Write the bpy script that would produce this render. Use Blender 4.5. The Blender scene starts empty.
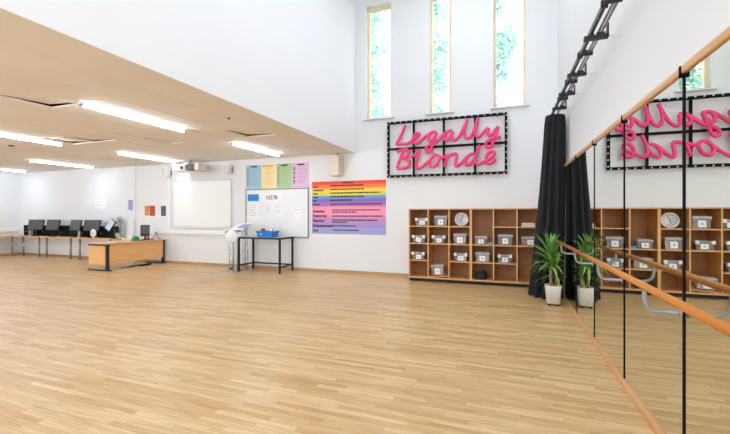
import bpy, bmesh, math, random
from mathutils import Vector, Matrix
R = random.Random(7)
SC = bpy.context.scene
COL = SC.collection
PI = math.pi

# ---------------------------------------------------------------- materials
def lin(c):
    return tuple(((x/255)/12.92 if x/255 <= .04045 else ((x/255+.055)/1.055)**2.4) for x in c) + (1,)

def mat(name, rgb, rough=.5, metal=0, var=.05, scale=8, bump=0, bscale=60, spec=.5, alpha=1, trans=0):
    m = bpy.data.materials.new(name); m.use_nodes = True
    nt = m.node_tree; b = nt.nodes['Principled BSDF']
    b.inputs['Roughness'].default_value = rough
    b.inputs['Metallic'].default_value = metal
    b.inputs['Specular IOR Level'].default_value = spec
    b.inputs['Alpha'].default_value = alpha
    if trans: b.inputs['Transmission Weight'].default_value = trans
    c = lin(rgb)
    tc = nt.nodes.new('ShaderNodeTexCoord')
    if var:
        n = nt.nodes.new('ShaderNodeTexNoise'); n.inputs['Scale'].default_value = scale; n.inputs['Detail'].default_value = 3
        r = nt.nodes.new('ShaderNodeValToRGB')
        r.color_ramp.elements[0].position = .3; r.color_ramp.elements[1].position = .7
        r.color_ramp.elements[0].color = tuple(x*(1-var) for x in c[:3]) + (1,)
        r.color_ramp.elements[1].color = tuple(min(1, x*(1+var)) for x in c[:3]) + (1,)
        nt.links.new(tc.outputs['Object'], n.inputs['Vector'])
        nt.links.new(n.outputs['Fac'], r.inputs['Fac']); nt.links.new(r.outputs['Color'], b.inputs['Base Color'])
    else:
        b.inputs['Base Color'].default_value = c
    if bump:
        n2 = nt.nodes.new('ShaderNodeTexNoise'); n2.inputs['Scale'].default_value = bscale
        bp = nt.nodes.new('ShaderNodeBump'); bp.inputs['Strength'].default_value = bump; bp.inputs['Distance'].default_value = .01
        nt.links.new(tc.outputs['Object'], n2.inputs['Vector'])
        nt.links.new(n2.outputs['Fac'], bp.inputs['Height']); nt.links.new(bp.outputs['Normal'], b.inputs['Normal'])
    return m

def wood(name, a, b_, rough=.4, axis='X', scale=3.0):
    """straight-grained timber, grain running along the given object axis"""
    m = bpy.data.materials.new(name); m.use_nodes = True
    nt = m.node_tree; b = nt.nodes['Principled BSDF']; b.inputs['Roughness'].default_value = rough
    tc = nt.nodes.new('ShaderNodeTexCoord'); mp = nt.nodes.new('ShaderNodeMapping')
    s = {'X': (.6, 12, 12), 'Y': (12, .6, 12), 'Z': (12, 12, .6)}[axis]
    mp.inputs['Scale'].default_value = tuple(x*scale/3 for x in s)
    n = nt.nodes.new('ShaderNodeTexNoise'); n.inputs['Scale'].default_value = 3; n.inputs['Detail'].default_value = 5
    r = nt.nodes.new('ShaderNodeValToRGB')
    r.color_ramp.elements[0].position = .3; r.color_ramp.elements[0].color = lin(a)
    r.color_ramp.elements[1].position = .7; r.color_ramp.elements[1].color = lin(b_)
    nt.links.new(tc.outputs['Object'], mp.inputs['Vector']); nt.links.new(mp.outputs['Vector'], n.inputs['Vector'])
    nt.links.new(n.outputs['Fac'], r.inputs['Fac']); nt.links.new(r.outputs['Color'], b.inputs['Base Color'])
    return m

def emit(name, rgb, strength):
    m = bpy.data.materials.new(name); m.use_nodes = True
    nt = m.node_tree; nt.nodes.remove(nt.nodes['Principled BSDF'])
    e = nt.nodes.new('ShaderNodeEmission'); e.inputs['Color'].default_value = lin(rgb); e.inputs['Strength'].default_value = strength
    nt.links.new(e.outputs[0], nt.nodes['Material Output'].inputs['Surface'])
    return m

def floor_mat():
    m = bpy.data.materials.new('oak_strip_floor'); m.use_nodes = True
    nt = m.node_tree; N = nt.nodes; L = nt.links; b = N['Principled BSDF']
    tc = N.new('ShaderNodeTexCoord'); sp = N.new('ShaderNodeSeparateXYZ'); L.new(tc.outputs['Object'], sp.inputs[0])
    def mth(op, a, c=None, v=None):
        n = N.new('ShaderNodeMath'); n.operation = op
        L.new(a, n.inputs[0])
        if c is not None: L.new(c, n.inputs[1])
        if v is not None: n.inputs[1].default_value = v
        return n.outputs[0]
    ry = mth('DIVIDE', sp.outputs['Y'], v=.055); row = mth('FLOOR', ry); fy = mth('FRACT', ry)
    w0 = N.new('ShaderNodeTexWhiteNoise'); w0.noise_dimensions = '1D'; L.new(row, w0.inputs['W'])
    off = mth('MULTIPLY', w0.outputs['Value'], v=7.0)
    rx = mth('ADD', mth('DIVIDE', sp.outputs['X'], v=.70), off); colm = mth('FLOOR', rx); fx = mth('FRACT', rx)
    cb = N.new('ShaderNodeCombineXYZ'); L.new(row, cb.inputs[0]); L.new(colm, cb.inputs[1])
    w1 = N.new('ShaderNodeTexWhiteNoise'); w1.noise_dimensions = '2D'; L.new(cb.outputs[0], w1.inputs['Vector'])
    rp = N.new('ShaderNodeValToRGB'); cr = rp.color_ramp
    cr.elements[0].position = 0; cr.elements[0].color = lin((194, 154, 103))
    cr.elements[1].position = 1; cr.elements[1].color = lin((222, 190, 142))
    for p, c in ((.12, (202, 163, 112)), (.4, (207, 172, 122)), (.7, (214, 180, 131))):
        e = cr.elements.new(p); e.color = lin(c)
    L.new(w1.outputs['Value'], rp.inputs['Fac'])
    # grain, shifted strip by strip
    mp = N.new('ShaderNodeMapping'); mp.inputs['Scale'].default_value = (2.2, 45, 1)
    L.new(tc.outputs['Object'], mp.inputs['Vector'])
    ad = N.new('ShaderNodeVectorMath'); ad.operation = 'ADD'; L.new(mp.outputs[0], ad.inputs[0]); L.new(w1.outputs['Color'], ad.inputs[1])
    ns = N.new('ShaderNodeTexNoise'); ns.inputs['Scale'].default_value = 1.6; ns.inputs['Detail'].default_value = 3; ns.inputs['Distortion'].default_value = .2
    L.new(ad.outputs[0], ns.inputs['Vector'])
    g = N.new('ShaderNodeValToRGB'); g.color_ramp.elements[0].position = .33; g.color_ramp.elements[0].color = (.80, .77, .73, 1)
    g.color_ramp.elements[1].position = .62; g.color_ramp.elements[1].color = (1.05, 1.05, 1.05, 1)
    L.new(ns.outputs['Fac'], g.inputs['Fac'])
    mx = N.new('ShaderNodeMix'); mx.data_type = 'RGBA'; mx.blend_type = 'MULTIPLY'; mx.inputs['Factor'].default_value = 1
    L.new(rp.outputs['Color'], mx.inputs['A']); L.new(g.outputs['Color'], mx.inputs['B'])
    # joints
    jy = mth('LESS_THAN', fy, v=.035); jx = mth('LESS_THAN', fx, v=.005); j = mth('MAXIMUM', jy, jx)
    m2 = N.new('ShaderNodeMix'); m2.data_type = 'RGBA'; m2.blend_type = 'MIX'
    L.new(mth('MULTIPLY', j, v=.45), m2.inputs['Factor']); L.new(mx.outputs['Result'], m2.inputs['A']); m2.inputs['B'].default_value = lin((110, 75, 42))
    L.new(m2.outputs['Result'], b.inputs['Base Color'])
    n3 = N.new('ShaderNodeTexNoise'); n3.inputs['Scale'].default_value = .9; n3.inputs['Detail'].default_value = 4; L.new(tc.outputs['Object'], n3.inputs['Vector'])
    mr = N.new('ShaderNodeMapRange'); mr.inputs['From Min'].default_value = .35; mr.inputs['From Max'].default_value = .65
    mr.inputs['To Min'].default_value = .30; mr.inputs['To Max'].default_value = .38
    L.new(n3.outputs['Fac'], mr.inputs['Value']); L.new(mr.outputs['Result'], b.inputs['Roughness'])
    b.inputs['Specular IOR Level'].default_value = .45
    return m

def glass_mat(name, tint=(1, 1, 1), gloss=.06):
    m = bpy.data.materials.new(name); m.use_nodes = True
    nt = m.node_tree; N = nt.nodes; N.remove(N['Principled BSDF'])
    t = N.new('ShaderNodeBsdfTransparent'); t.inputs[0].default_value = tint + (1,)
    g = N.new('ShaderNodeBsdfGlossy'); g.inputs['Roughness'].default_value = .02
    x = N.new('ShaderNodeMixShader'); x.inputs[0].default_value = gloss
    nt.links.new(t.outputs[0], x.inputs[1]); nt.links.new(g.outputs[0], x.inputs[2]); nt.links.new(x.outputs[0], N['Material Output'].inputs['Surface'])
    return m

def plastic_mat(name, rgb, opacity):
    m = bpy.data.materials.new(name); m.use_nodes = True
    nt = m.node_tree; N = nt.nodes; b = N['Principled BSDF']
    b.inputs['Base Color'].default_value = lin(rgb); b.inputs['Roughness'].default_value = .2
    t = N.new('ShaderNodeBsdfTransparent'); x = N.new('ShaderNodeMixShader'); x.inputs[0].default_value = opacity
    nt.links.new(t.outputs[0], x.inputs[1]); nt.links.new(b.outputs[0], x.inputs[2]); nt.links.new(x.outputs[0], N['Material Output'].inputs['Surface'])
    return m

M = dict(
    wall=mat('white_wall_paint', (224, 226, 229), .75, var=.008, scale=1.5, bump=.03, bscale=120, spec=.2),
    soffit=mat('white_soffit_paint', (240, 242, 246), .75, var=.006, scale=1.5, spec=.2),
    tile=mat('ceiling_tile', (230, 227, 224), .85, var=.03, scale=1.2, spec=.15),
    void=mat('ceiling_void', (40, 37, 34), .9, spec=.1),
    tee=mat('ceiling_grid_tee', (238, 230, 220), .6),
    floor=floor_mat(),
    skirt=wood('skirting_wood', (166, 126, 82), (190, 150, 104), .4, 'X'),
    trimw=wood('mirror_trim_wood', (196, 146, 96), (216, 168, 118), .35, 'Y'),
    barre=wood('barre_wood', (172, 102, 36), (194, 124, 48), .28, 'Y'),
    frame=wood('window_timber', (226, 202, 168), (238, 216, 186), .45, 'Z'),
    sill=mat('window_sill_paint', (214, 216, 218), .5),
    glass=glass_mat('window_glass'),
    mirror=None,
    black=mat('black_metal', (28, 29, 31), .45, var=.1),
    jet=mat('jet_black', (12, 12, 14), .75, var=.05, spec=.15),
    blackm=mat('matt_black', (24, 24, 26), .7, var=.1),
    darkgrey=mat('dark_grey_plastic', (52, 54, 56), .5, var=.06),
    screen=mat('monitor_screen', (66, 70, 72), .3, var=.05),
    grey=mat('grey_enamel', (150, 154, 156), .35, metal=.2),
    steel=mat('steel_tube', (158, 160, 162), .3, metal=.85, var=.05),
    alu=mat('aluminium', (176, 178, 180), .35, metal=.6, var=.05),
    white=mat('white_plastic', (236, 236, 236), .4, var=.01),
    offwhite=mat('cream_plastic', (226, 216, 200), .5, var=.03),
    paper=mat('white_paper', (234, 234, 236), .8, var=.01),
    board=mat('white_board_enamel', (232, 234, 234), .18, var=.008),
    pin=mat('notice_board_felt', (228, 230, 231), .7, var=.02, scale=40),
    pink=mat('hot_pink_foam', (230, 56, 120), .5, var=.12, scale=6, bump=.25, bscale=30),
    bulb=mat('white_bulb', (206, 206, 202), .3, var=.02),
    shelf=wood('shelf_beech', (206, 150, 92), (222, 170, 112), .45, 'X'),
    shelfv=wood('shelf_upright_beech', (208, 152, 94), (224, 172, 114), .45, 'Z'),
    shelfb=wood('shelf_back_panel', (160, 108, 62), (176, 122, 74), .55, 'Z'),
    desk=wood('desk_beech', (224, 168, 108), (236, 186, 128), .4, 'Y'),
    deskx=wood('worktop_beech', (214, 168, 116), (226, 184, 134), .4, 'X'),
    ink=mat('dark_ink', (44, 36, 48), .8, var=0),
    inkg=mat('grey_ink', (136, 142, 156), .8, var=0),
    inkw=mat('dim_brown_ink', (150, 110, 60), .8, var=0),
    cloth=mat('black_drape', (20, 21, 27), .85, var=.15, scale=20, bump=.1, bscale=200),
    pot=mat('white_woven_pot', (226, 222, 214), .6, var=.06, scale=30, bump=.4, bscale=70),
    soil=mat('dark_soil', (62, 46, 34), .95, var=.3, scale=40),
    trunk=mat('cane_trunk', (150, 122, 86), .8, var=.25, scale=25, bump=.4, bscale=60),
    leaf=mat('yucca_leaf', (84, 140, 56), .45, var=.35, scale=7),
    leaf2=mat('yucca_leaf_light', (140, 182, 88), .45, var=.3, scale=7),
    boxp=plastic_mat('clear_box_plastic', (224, 222, 224), .28),
    boxl=plastic_mat('frosted_lid_plastic', (214, 212, 218), .6),
    clip=mat('pale_clip_plastic', (228, 228, 232), .35, var=.01),
    stuffd=mat('dark_box_contents', (40, 44, 62), .7, var=.5, scale=30),
    stuffl=mat('pale_box_contents', (206, 192, 184), .7, var=.2, scale=30),
    blue=mat('blue_basket_plastic', (20, 116, 198), .35, var=.04),
    bluep=mat('blue_notice_print', (40, 124, 196), .7, var=.06, scale=20),
    teal=mat('teal_cloth', (70, 160, 170), .8, var=.1),
    towel=mat('pale_pink_towel', (222, 206, 204), .9, var=.05, bump=.2),
    brown=mat('brown_card', (124, 96, 70), .8, var=.15),
    red=mat('dark_red_plastic', (150, 30, 62), .5),
    green=mat('green_plastic', (34, 132, 92), .5),
    tablet=mat('pale_blue_screen', (176, 196, 220), .25, var=.06, scale=6),
    lilac=mat('lilac_card', (150, 160, 210), .8, var=.1, scale=25),
    orange=mat('orange_print', (206, 140, 70), .8, var=.15, scale=25),
    rust=mat('rust_print', (168, 72, 46), .8, var=.2, scale=25),
    slate=mat('slate_print', (84, 84, 104), .8, var=.3, scale=25),
    p_blue=mat('sky_blue_paper', (156, 190, 212), .8, var=.02),
    p_yellow=mat('pale_yellow_paper', (240, 216, 160), .8, var=.02),
    p_green=mat('pale_green_paper', (164, 194, 144), .8, var=.02),
    p_pink=mat('pale_pink_paper', (216, 180, 208), .8, var=.02),
    gold=mat('mustard_print', (206, 176, 60), .8, var=.03),
    bark=mat('tree_bark', (96, 84, 70), .9, var=.3),
    foliage=mat('tree_foliage', (176, 216, 204), .6, var=.35, scale=1.5),
    grass=mat('outside_ground', (120, 140, 90), .95, var=.2, scale=1),
    tube=emit('tube_diffuser', (226, 240, 255), 42),
    panel=emit('fill_lamp_panel', (234, 245, 255), 13.4),  # glow of the fill lamps added in the high hall
)
def mirror_mat():
    m = bpy.data.materials.new('silvered_glass'); m.use_nodes = True
    b = m.node_tree.nodes['Principled BSDF']
    b.inputs['Base Color'].default_value = (.80, .825, .76, 1); b.inputs['Metallic'].default_value = 1; b.inputs['Roughness'].default_value = .0
    return m
M['mirror'] = mirror_mat()

# ---------------------------------------------------------------- mesh helpers
class MB:
    def __init__(s): s.bm = bmesh.new(); s.mi = 0
    def _t(s, fs):
        for f in fs: f.material_index = s.mi
    def box(s, x0, y0, z0, x1, y1, z1, bev=0, mtx=None):
        r = bmesh.ops.create_cube(s.bm, size=1)
        vs = r['verts']
        for v in vs:
            v.co = Vector((x0+(v.co.x+.5)*(x1-x0), y0+(v.co.y+.5)*(y1-y0), z0+(v.co.z+.5)*(z1-z0)))
        fs = list({f for v in vs for f in v.link_faces}); s._t(fs)
        if bev:
            es = list({e for v in vs for e in v.link_edges})
            rr = bmesh.ops.bevel(s.bm, geom=es, offset=bev, segments=2, profile=.6, affect='EDGES')
            s._t(rr['faces']); vs = list({v for f in rr['faces'] for v in f.verts} | {v for v in vs if v.is_valid})
        if mtx is not None:
            for v in vs: v.co = mtx @ v.co
        return s
    def tube(s, pts, r, n=10, flat=1, cap=True, closed=False):
        pts = [Vector(p) for p in pts]; rings = []
        up = Vector((0, 0, 1)); prev = None
        k = len(pts)
        for i, p in enumerate(pts):
            a = pts[i-1] if (i > 0 or closed) else p; b = pts[(i+1) % k] if (i < k-1 or closed) else p
            t = (b-a)
            t = t.normalized() if t.length > 1e-9 else Vector((0, 0, 1))
            if prev is None:
                ref = up if abs(t.z) < .9 else Vector((0, 1, 0))
                u = t.cross(ref).normalized()
            else:
                u = (prev - t*prev.dot(t)).normalized()
            prev = u; w = t.cross(u)
            rr = r(i/(max(1, k-1))) if callable(r) else r
            rings.append([s.bm.verts.new(p + (u*math.cos(2*PI*j/n) + w*math.sin(2*PI*j/n)*flat)*rr) for j in range(n)])
        for i in range(k if closed else k-1):
            A, B = rings[i], rings[(i+1) % k]
            for j in range(n):
                f = s.bm.faces.new((A[j], A[(j+1) % n], B[(j+1) % n], B[j])); f.smooth = True; f.material_index = s.mi
        if cap and not closed:
            s._t([s.bm.faces.new(rings[0]), s.bm.faces.new(rings[-1])])
        return s
    def lathe(s, prof, c=(0, 0, 0), n=24, axis='Z', smooth=True, sq=None):
        rings = []
        for r, h in prof:
            ring = []
            for j in range(n):
                a = 2*PI*j/n; x, y = math.cos(a), math.sin(a)
                if sq:
                    q = (abs(x)**sq + abs(y)**sq)**(-1/sq); x *= q; y *= q
                p = {'Z': (x*r, y*r, h), 'Y': (x*r, h, y*r), 'X': (h, x*r, y*r)}[axis]
                ring.append(s.bm.verts.new(Vector(p)+Vector(c)))
            rings.append(ring)
        for A, B in zip(rings, rings[1:]):
            for j in range(n):
                f = s.bm.faces.new((A[j], A[(j+1) % n], B[(j+1) % n], B[j])); f.smooth = smooth; f.material_index = s.mi
        s._t([s.bm.faces.new(rings[0]), s.bm.faces.new(rings[-1])])
        return s
    def quad(s, *p):
        f = s.bm.faces.new([s.bm.verts.new(Vector(q)) for q in p]); f.material_index = s.mi; return s
    def prism(s, poly, axis, a, b):
        def P(u, v, h): return {'Y': (u, h, v), 'X': (h, u, v), 'Z': (u, v, h)}[axis]
        A = [s.bm.verts.new(P(u, v, a)) for u, v in poly]; B = [s.bm.verts.new(P(u, v, b)) for u, v in poly]
        n = len(poly); s._t([s.bm.faces.new(A), s.bm.faces.new(B)])
        for i in range(n): s._t([s.bm.faces.new((A[i], A[(i+1) % n], B[(i+1) % n], B[i]))])
        return s
    def xf(s, mtx):
        for v in s.bm.verts: v.co = mtx @ v.co
        return s
    def build(s, name, mats, parent=None):
        bmesh.ops.recalc_face_normals(s.bm, faces=s.bm.faces)
        me = bpy.data.meshes.new(name); s.bm.to_mesh(me); s.bm.free()
        for m in (mats if isinstance(mats, (list, tuple)) else [mats]): me.materials.append(m)
        o = bpy.data.objects.new(name, me); COL.objects.link(o)
        if parent: o.parent = parent
        return o

def tag(o, label, cat, group=None, kind=None):
    o['label'] = label; o['category'] = cat
    if group: o['group'] = group
    if kind: o['kind'] = kind
    return o
def thing(name, label, cat, loc=(0, 0, 0), rz=0, group=None):
    o = bpy.data.objects.new(name, None); COL.objects.link(o); o.empty_display_size = .1
    o.location = loc; o.rotation_euler = (0, 0, rz)
    return tag(o, label, cat, group)
def struct(o): o['kind'] = 'structure'; return o
def copy_tree(o, loc, label, rz=None, parent=None, group=None):
    c = o.copy(); COL.objects.link(c)
    if parent: c.parent = parent
    else:
        c.location = loc; c['label'] = label
        if rz is not None: c.rotation_euler = (0, 0, rz)
        if group: c['group'] = group
    for ch in [x for x in bpy.data.objects if x.parent == o]:
        copy_tree(ch, None, None, parent=c)
    return c
def text_obj(name, body, size, m, parent, loc, rot=(PI/2, 0, 0), align='LEFT', bold=0, ext=.001):
    cu = bpy.data.curves.new(name, 'FONT'); cu.body = body; cu.size = size; cu.align_x = align; cu.extrude = ext; cu.offset = bold
    cu.resolution_u = 3
    t = bpy.data.objects.new(name+'_tmp', cu); COL.objects.link(t)
    bpy.context.view_layer.update()
    me = bpy.data.meshes.new_from_object(t.evaluated_get(bpy.context.evaluated_depsgraph_get()))
    bpy.data.objects.remove(t); bpy.data.curves.remove(cu)
    me.materials.clear(); me.materials.append(m); me.name = name
    o = bpy.data.objects.new(name, me); COL.objects.link(o); o.parent = parent; o.location = loc; o.rotation_euler = rot
    return o
def smooth(pts, sub=5):
    P = [Vector(p) for p in pts]; out = []
    for i in range(len(P)-1):
        p0 = P[max(0, i-1)]; p1 = P[i]; p2 = P[i+1]; p3 = P[min(len(P)-1, i+2)]
        for k in range(sub):
            t = k/sub
            out.append(.5*((2*p1)+(p2-p0)*t+(2*p0-5*p1+4*p2-p3)*t*t+(3*p1-p0-3*p2+p3)*t**3))
    out.append(P[-1]); return out

# ---------------------------------------------------------------- room shell
BACK, LEFT, RIGHT, FRONT, SOFFIT = 8.95, -17.0, 1.05, -3.5, -3.52
LOW, HIGH = 3.03, 7.6
def bx(name, m, x0, y0, z0, x1, y1, z1, parent=None, bev=0):
    return MB().box(x0, y0, z0, x1, y1, z1, bev).build(name, m, parent)

struct(bx('floor', M['floor'], LEFT-.2, FRONT-.2, -.12, RIGHT+.2, BACK+.3, 0))
# back wall pierced by three tall windows
WIN = [(-3.25, -2.60), (-1.665, -1.165), (-.235, .43)]; WZ0, WZ1 = 3.86, 6.66
b = MB()
b.box(LEFT-.2, BACK, 0, RIGHT+.2, BACK+.3, WZ0); b.box(SOFFIT-.3, BACK, WZ1, RIGHT+.2, BACK+.3, HIGH)
b.box(LEFT-.2, BACK, WZ0, SOFFIT-.3, BACK+.3, HIGH)
xs = [SOFFIT-.3] + [v for w in WIN for v in w] + [RIGHT+.2]
for i in range(0, len(xs), 2): b.box(xs[i], BACK, WZ0, xs[i+1], BACK+.3, WZ1)
struct(b.build('wall_back', M['wall']))
struct(bx('wall_left', M['wall'], LEFT-.2, FRONT-.2, 0, LEFT, BACK, LOW+.3))
struct(bx('wall_right', M['wall'], RIGHT, FRONT-.2, 0, RIGHT+.2, BACK, HIGH))
struct(bx('wall_soffit', M['soffit'], SOFFIT-.3, FRONT, LOW+.0065, SOFFIT, BACK, HIGH))
# wall behind the viewer, with unseen openings added to let light in
FW = [(-3.0, .6, 1.0, 6.8), (-15.5, -11, .9, 2.7), (-9.5, -5, .9, 2.7)]
b = MB()
b.box(SOFFIT-.3, FRONT-.2, 0, RIGHT+.2, FRONT, 1.0); b.box(SOFFIT-.3, FRONT-.2, 6.8, RIGHT+.2, FRONT, HIGH)
b.box(SOFFIT-.3, FRONT-.2, 1, -3.0, FRONT, 6.8); b.box(.6, FRONT-.2, 1, RIGHT+.2, FRONT, 6.8)
b.box(LEFT-.2, FRONT-.2, 0, SOFFIT-.3, FRONT, .9); b.box(LEFT-.2, FRONT-.2, 2.7, SOFFIT-.3, FRONT, LOW+.3)
for x0, x1 in ((LEFT-.2, -15.5), (-11, -9.5), (-5, SOFFIT-.3)): b.box(x0, FRONT-.2, .9, x1, FRONT, 2.7)
struct(b.build('wall_front', M['wall']))
struct(bx('ceiling_hall', M['soffit'], SOFFIT-.3, FRONT-.2, HIGH, RIGHT+.2, BACK+.3, HIGH+.2))
# low suspended ceiling: separate tiles on a grid, a few of them slipped, dark void above
b = MB(); g = .68; X0, Y0 = -4.15, 2.97
slipped = {(0, 4): (.0, .0, .05), (2, 0): (.03, .0, .05), (6, 3): (.02, 0, .05), (5, 3): (0, .02, .04), (3, 4): (0, 0, .02), (9, 2): (0, .02, .03)}
b.mi = 1
b.box(LEFT, FRONT, LOW+.12, SOFFIT-.3, BACK, LOW+.3)
b.mi = 0
b.box(X0+.004, FRONT, LOW, SOFFIT, BACK, LOW+.006)
nx = int((X0-LEFT)/g)+1
for i in range(nx):
    x1 = X0-i*g; x0 = max(LEFT, x1-g)
    for j in range(-10, 10):
        y0 = Y0+j*g; y1 = min(BACK, y0+g); y0 = max(FRONT, y0)
        if y1-y0 < .05 or x1-x0 < .05: continue
        e = .0045
        if (i, j) in slipped:
            dx, dy, dz = slipped[(i, j)]
            gx, gy = .035, .05
            vs = [(x0+gx, y0+e, LOW+dz*.4), (x1-e, y0+e, LOW), (x1-e, y1-gy, LOW+dz*.3), (x0+gx, y1-gy, LOW+dz)]
            b.quad(*vs)
        else:
            b.box(x0+e, y0+e, LOW, x1-e, y1-e, LOW+.015)
struct(b.build('ceiling', [M['tile'], M['void']]))
b = MB()
for i in range(nx+1):
    x = X0-i*g
    if x > LEFT: b.box(x-.0035, FRONT, LOW+.004, x+.0035, BACK, LOW+.03)
for j in range(-9, 10):
    y = Y0+j*g
    b.box(LEFT, y-.004, LOW-.0012, X0, y+.004, LOW+.028)
struct(b.build('trim_1', M['tee']))

struct(bx('wall_pier', M['wall'], -11.47, BACK-.04, 0, -11.06, BACK, LOW))
def skirt(name, x0, x1, y, m): return struct(MB().prism([(y, 0), (y-.018, 0), (y-.018, .06), (y-.010, .07), (y, .07)], 'X', x0, x1).build(name, m))
skirt('baseboard_back', LEFT, RIGHT, BACK, M['skirt'])
struct(MB().prism([(LEFT, 0), (LEFT+.018, 0), (LEFT+.018, .06), (LEFT+.01, .07), (LEFT, .07)], 'Y', FRONT, BACK-.02).build('baseboard_left', M['trimw']))
MX = .985
struct(MB().prism([(RIGHT, 0), (.958, 0), (.958, .04), (.972, .058), (RIGHT, .058)], 'Y', FRONT, 7.36).build('baseboard_right', M['trimw']))
struct(MB().prism([(RIGHT, 2.322), (.972, 2.322), (.968, 2.330), (.968, 2.355), (.976, 2.372), (RIGHT, 2.372)], 'Y', FRONT, 7.38).build('trim_2', M['trimw']))
# cable trunking under the whiteboard and along the left wall
b = MB(); b.box(-10.45, BACK-.07, .905, -7.18, BACK, 1.03, .008); struct(b.build('trim_3', M['white']))
b = MB(); b.box(LEFT, FRONT, .86, LEFT+.06, BACK-.02, .99, .008); struct(b.build('trim_4', M['white']))
b = MB(); b.box(-9.66, BACK-.035, 1.03, -9.60, BACK, 2.62); struct(b.build('trim_5', M['white']))

for k, (x0, x1) in enumerate(WIN):
    w = bpy.data.objects.new(f'window_{k+1}', None); COL.objects.link(w); w.location = (x0, BACK, WZ0); w['kind'] = 'structure'
    f = MB(); W, H = x1-x0, WZ1-WZ0; t = .055
    f.box(0, .13, 0, t, .22, H); f.box(W-t, .13, 0, W, .22, H); f.box(t, .13, H-t, W-t, .22, H); f.box(t, .13, 0, W-t, .22, t)
    f.build('window_frame', M['frame'], w)
    MB().box(t, .165, t, W-t, .177, H-t).build('pane', M['glass'], w)
    MB().box(-.07, -.06, -.035, W+.07, .13, 0, .006).build('window_sill', M['sill'], w)

# ---------------------------------------------------------------- mirrors, dividers, barre
EDGES = [7.36, 6.29, 5.12, 3.93, 2.74, 1.55]
ML = ['narrow tall wall mirror panel nearest the black curtain', 'second tall wall mirror panel from the black curtain',
      'middle tall wall mirror panel, third from the black curtain', 'tall wall mirror panel, fourth from the curtain, second nearest the viewer',
      'largest tall wall mirror panel at the right edge of the photo']
for i in range(5):
    o = bx('wall_mirror', M['mirror'], MX, EDGES[i+1]+.004, .058, RIGHT, EDGES[i]-.004, 2.322)
    tag(o, ML[i], 'mirror', 'mirrors along the right wall')
DL = ['thin black divider strip between mirrors, nearest the curtain', 'black divider strip between mirrors, second from the curtain',
      'black divider strip between mirrors, third from the curtain', 'thickest black divider strip, nearest the viewer, with its black end over the mirror trim']
for i in range(4):
    y = EDGES[i+1]; b = MB(); b.box(MX-.005, y-.010, .058, MX-.0005, y+.010, 2.3205)
    b.box(.962, y-.010, 2.300, .9675, y+.010, 2.366); b.box(.962, y-.010, 2.300, MX-.005, y+.010, 2.3205)
    tag(b.build('mirror_divider', M['jet']), DL[i], 'mirror divider strip', 'divider strips between the mirrors')

BY, BZ = .78, 1.07
ba = thing('ballet_barre', 'long round wooden ballet barre on grey brackets along the mirrors', 'ballet barre', (BY, 4, 0))
MB().tube([(0, 1.55-4, BZ), (0, 6.78-4, BZ)], .022, 20).build('rail', M['barre'], ba)
for y in EDGES[1:]:
    p = smooth([(0, -.04, BZ-.02), (0, -.035, BZ-.05), (.004, -.03, BZ-.095), (.02, -.02, BZ-.13), (.05, -.01, BZ-.148), (.09, 0, BZ-.152), (MX-.018-BY, 0, BZ-.152)], 5)
    br = MB().tube([(a, q+y-4, c) for a, q, c in p], .0125, 10)
    br.build('bracket', M['grey'], ba)
    MB().lathe([(.026, 0), (.026, -.006), (.014, -.008)], (MX-.0165-BY, y-4, BZ-.152), 16, 'X').build('wall_flange', M['grey'], ba)

# ---------------------------------------------------------------- curtain and its track
def curtain():
    n, rows = 150, 26; b = MB(); rings = []
    H = 3.25
    for r in range(rows+1):
        t = r/rows; z = H - t*(H-.015)
        e = t**1.25
        cx = .845-.145*e; cy = 7.60+.13*e
        rx = .155+.095*e; ry = .17+.16*e
        ring = []
        for j in range(n):
            a = 2*PI*j/n
            amp = .15+.05*t
            f = 1+amp*math.sin(10*a+.8*math.sin(2.2*t+1)+.5*math.sin(3*a))+.05*math.sin(7*a+2.4*t)
            if t < .05: f *= .93+.07*t/.05
            x = cx+rx*f*math.cos(a); y = cy+ry*f*math.sin(a)
            x = min(x, 1.035)
            ring.append(b.bm.verts.new((x, y, z)))
        rings.append(ring)
    for A, B in zip(rings, rings[1:]):
        for j in range(n):
            f = b.bm.faces.new((A[j], A[(j+1) % n], B[(j+1) % n], B[j])); f.smooth = True
    b.bm.faces.new(rings[0])
    return b
ct = thing('curtain', 'black floor-length drape bunched at the end of its track beside the mirrors', 'curtain', (0, 0, 0))
curtain().build('drape', M['cloth'], ct)
hd = MB()
for j in range(14):
    a = 2*PI*j/14; hd.box(.845+.14*math.cos(a)-.016, 7.6+.155*math.sin(a)-.02, 3.13, .845+.14*math.cos(a)+.016, 7.6+.155*math.sin(a)+.02, 3.2595, .006)
hd.build('header_tape', M['cloth'], ct)

tr = thing('curtain_track', 'black and steel curtain track on wall brackets high on the right wall', 'curtain track', (.85, 5, 3.27))
def rel(*p): return (p[0]-.85, p[1]-5, p[2]-3.27)
y0, y1 = 1.6, 7.75
MB().box(*rel(.785, y0, 3.262), *rel(.812, y1, 3.312)).build('track', M['black'], tr)
for x, z in ((.862, 3.285), (.898, 3.30)):
    MB().tube([rel(x, y0, z), rel(x, y1, z)], .012, 10).build('pipe', M['steel'], tr)
for y in (1.9, 2.7, 4.3, 5.37, 6.18, 6.98):
    b = MB(); b.box(*rel(.735, y-.03, 3.215), *rel(.945, y+.03, 3.248)); b.box(*rel(.93, y-.03, 3.215), *rel(.945, y+.03, 3.35))
    b.box(*rel(.775, y-.025, 3.24), *rel(.82, y+.025, 3.27)); b.box(*rel(.845, y-.02, 3.24), *rel(.915, y+.02, 3.275))
    br = b.build('bracket', M['black'], tr)
    MB().box(*rel(.945, y-.007, 3.225), *rel(RIGHT-.0005, y+.007, 3.238)).build('wall_arm', M['wall'], br)
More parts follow.
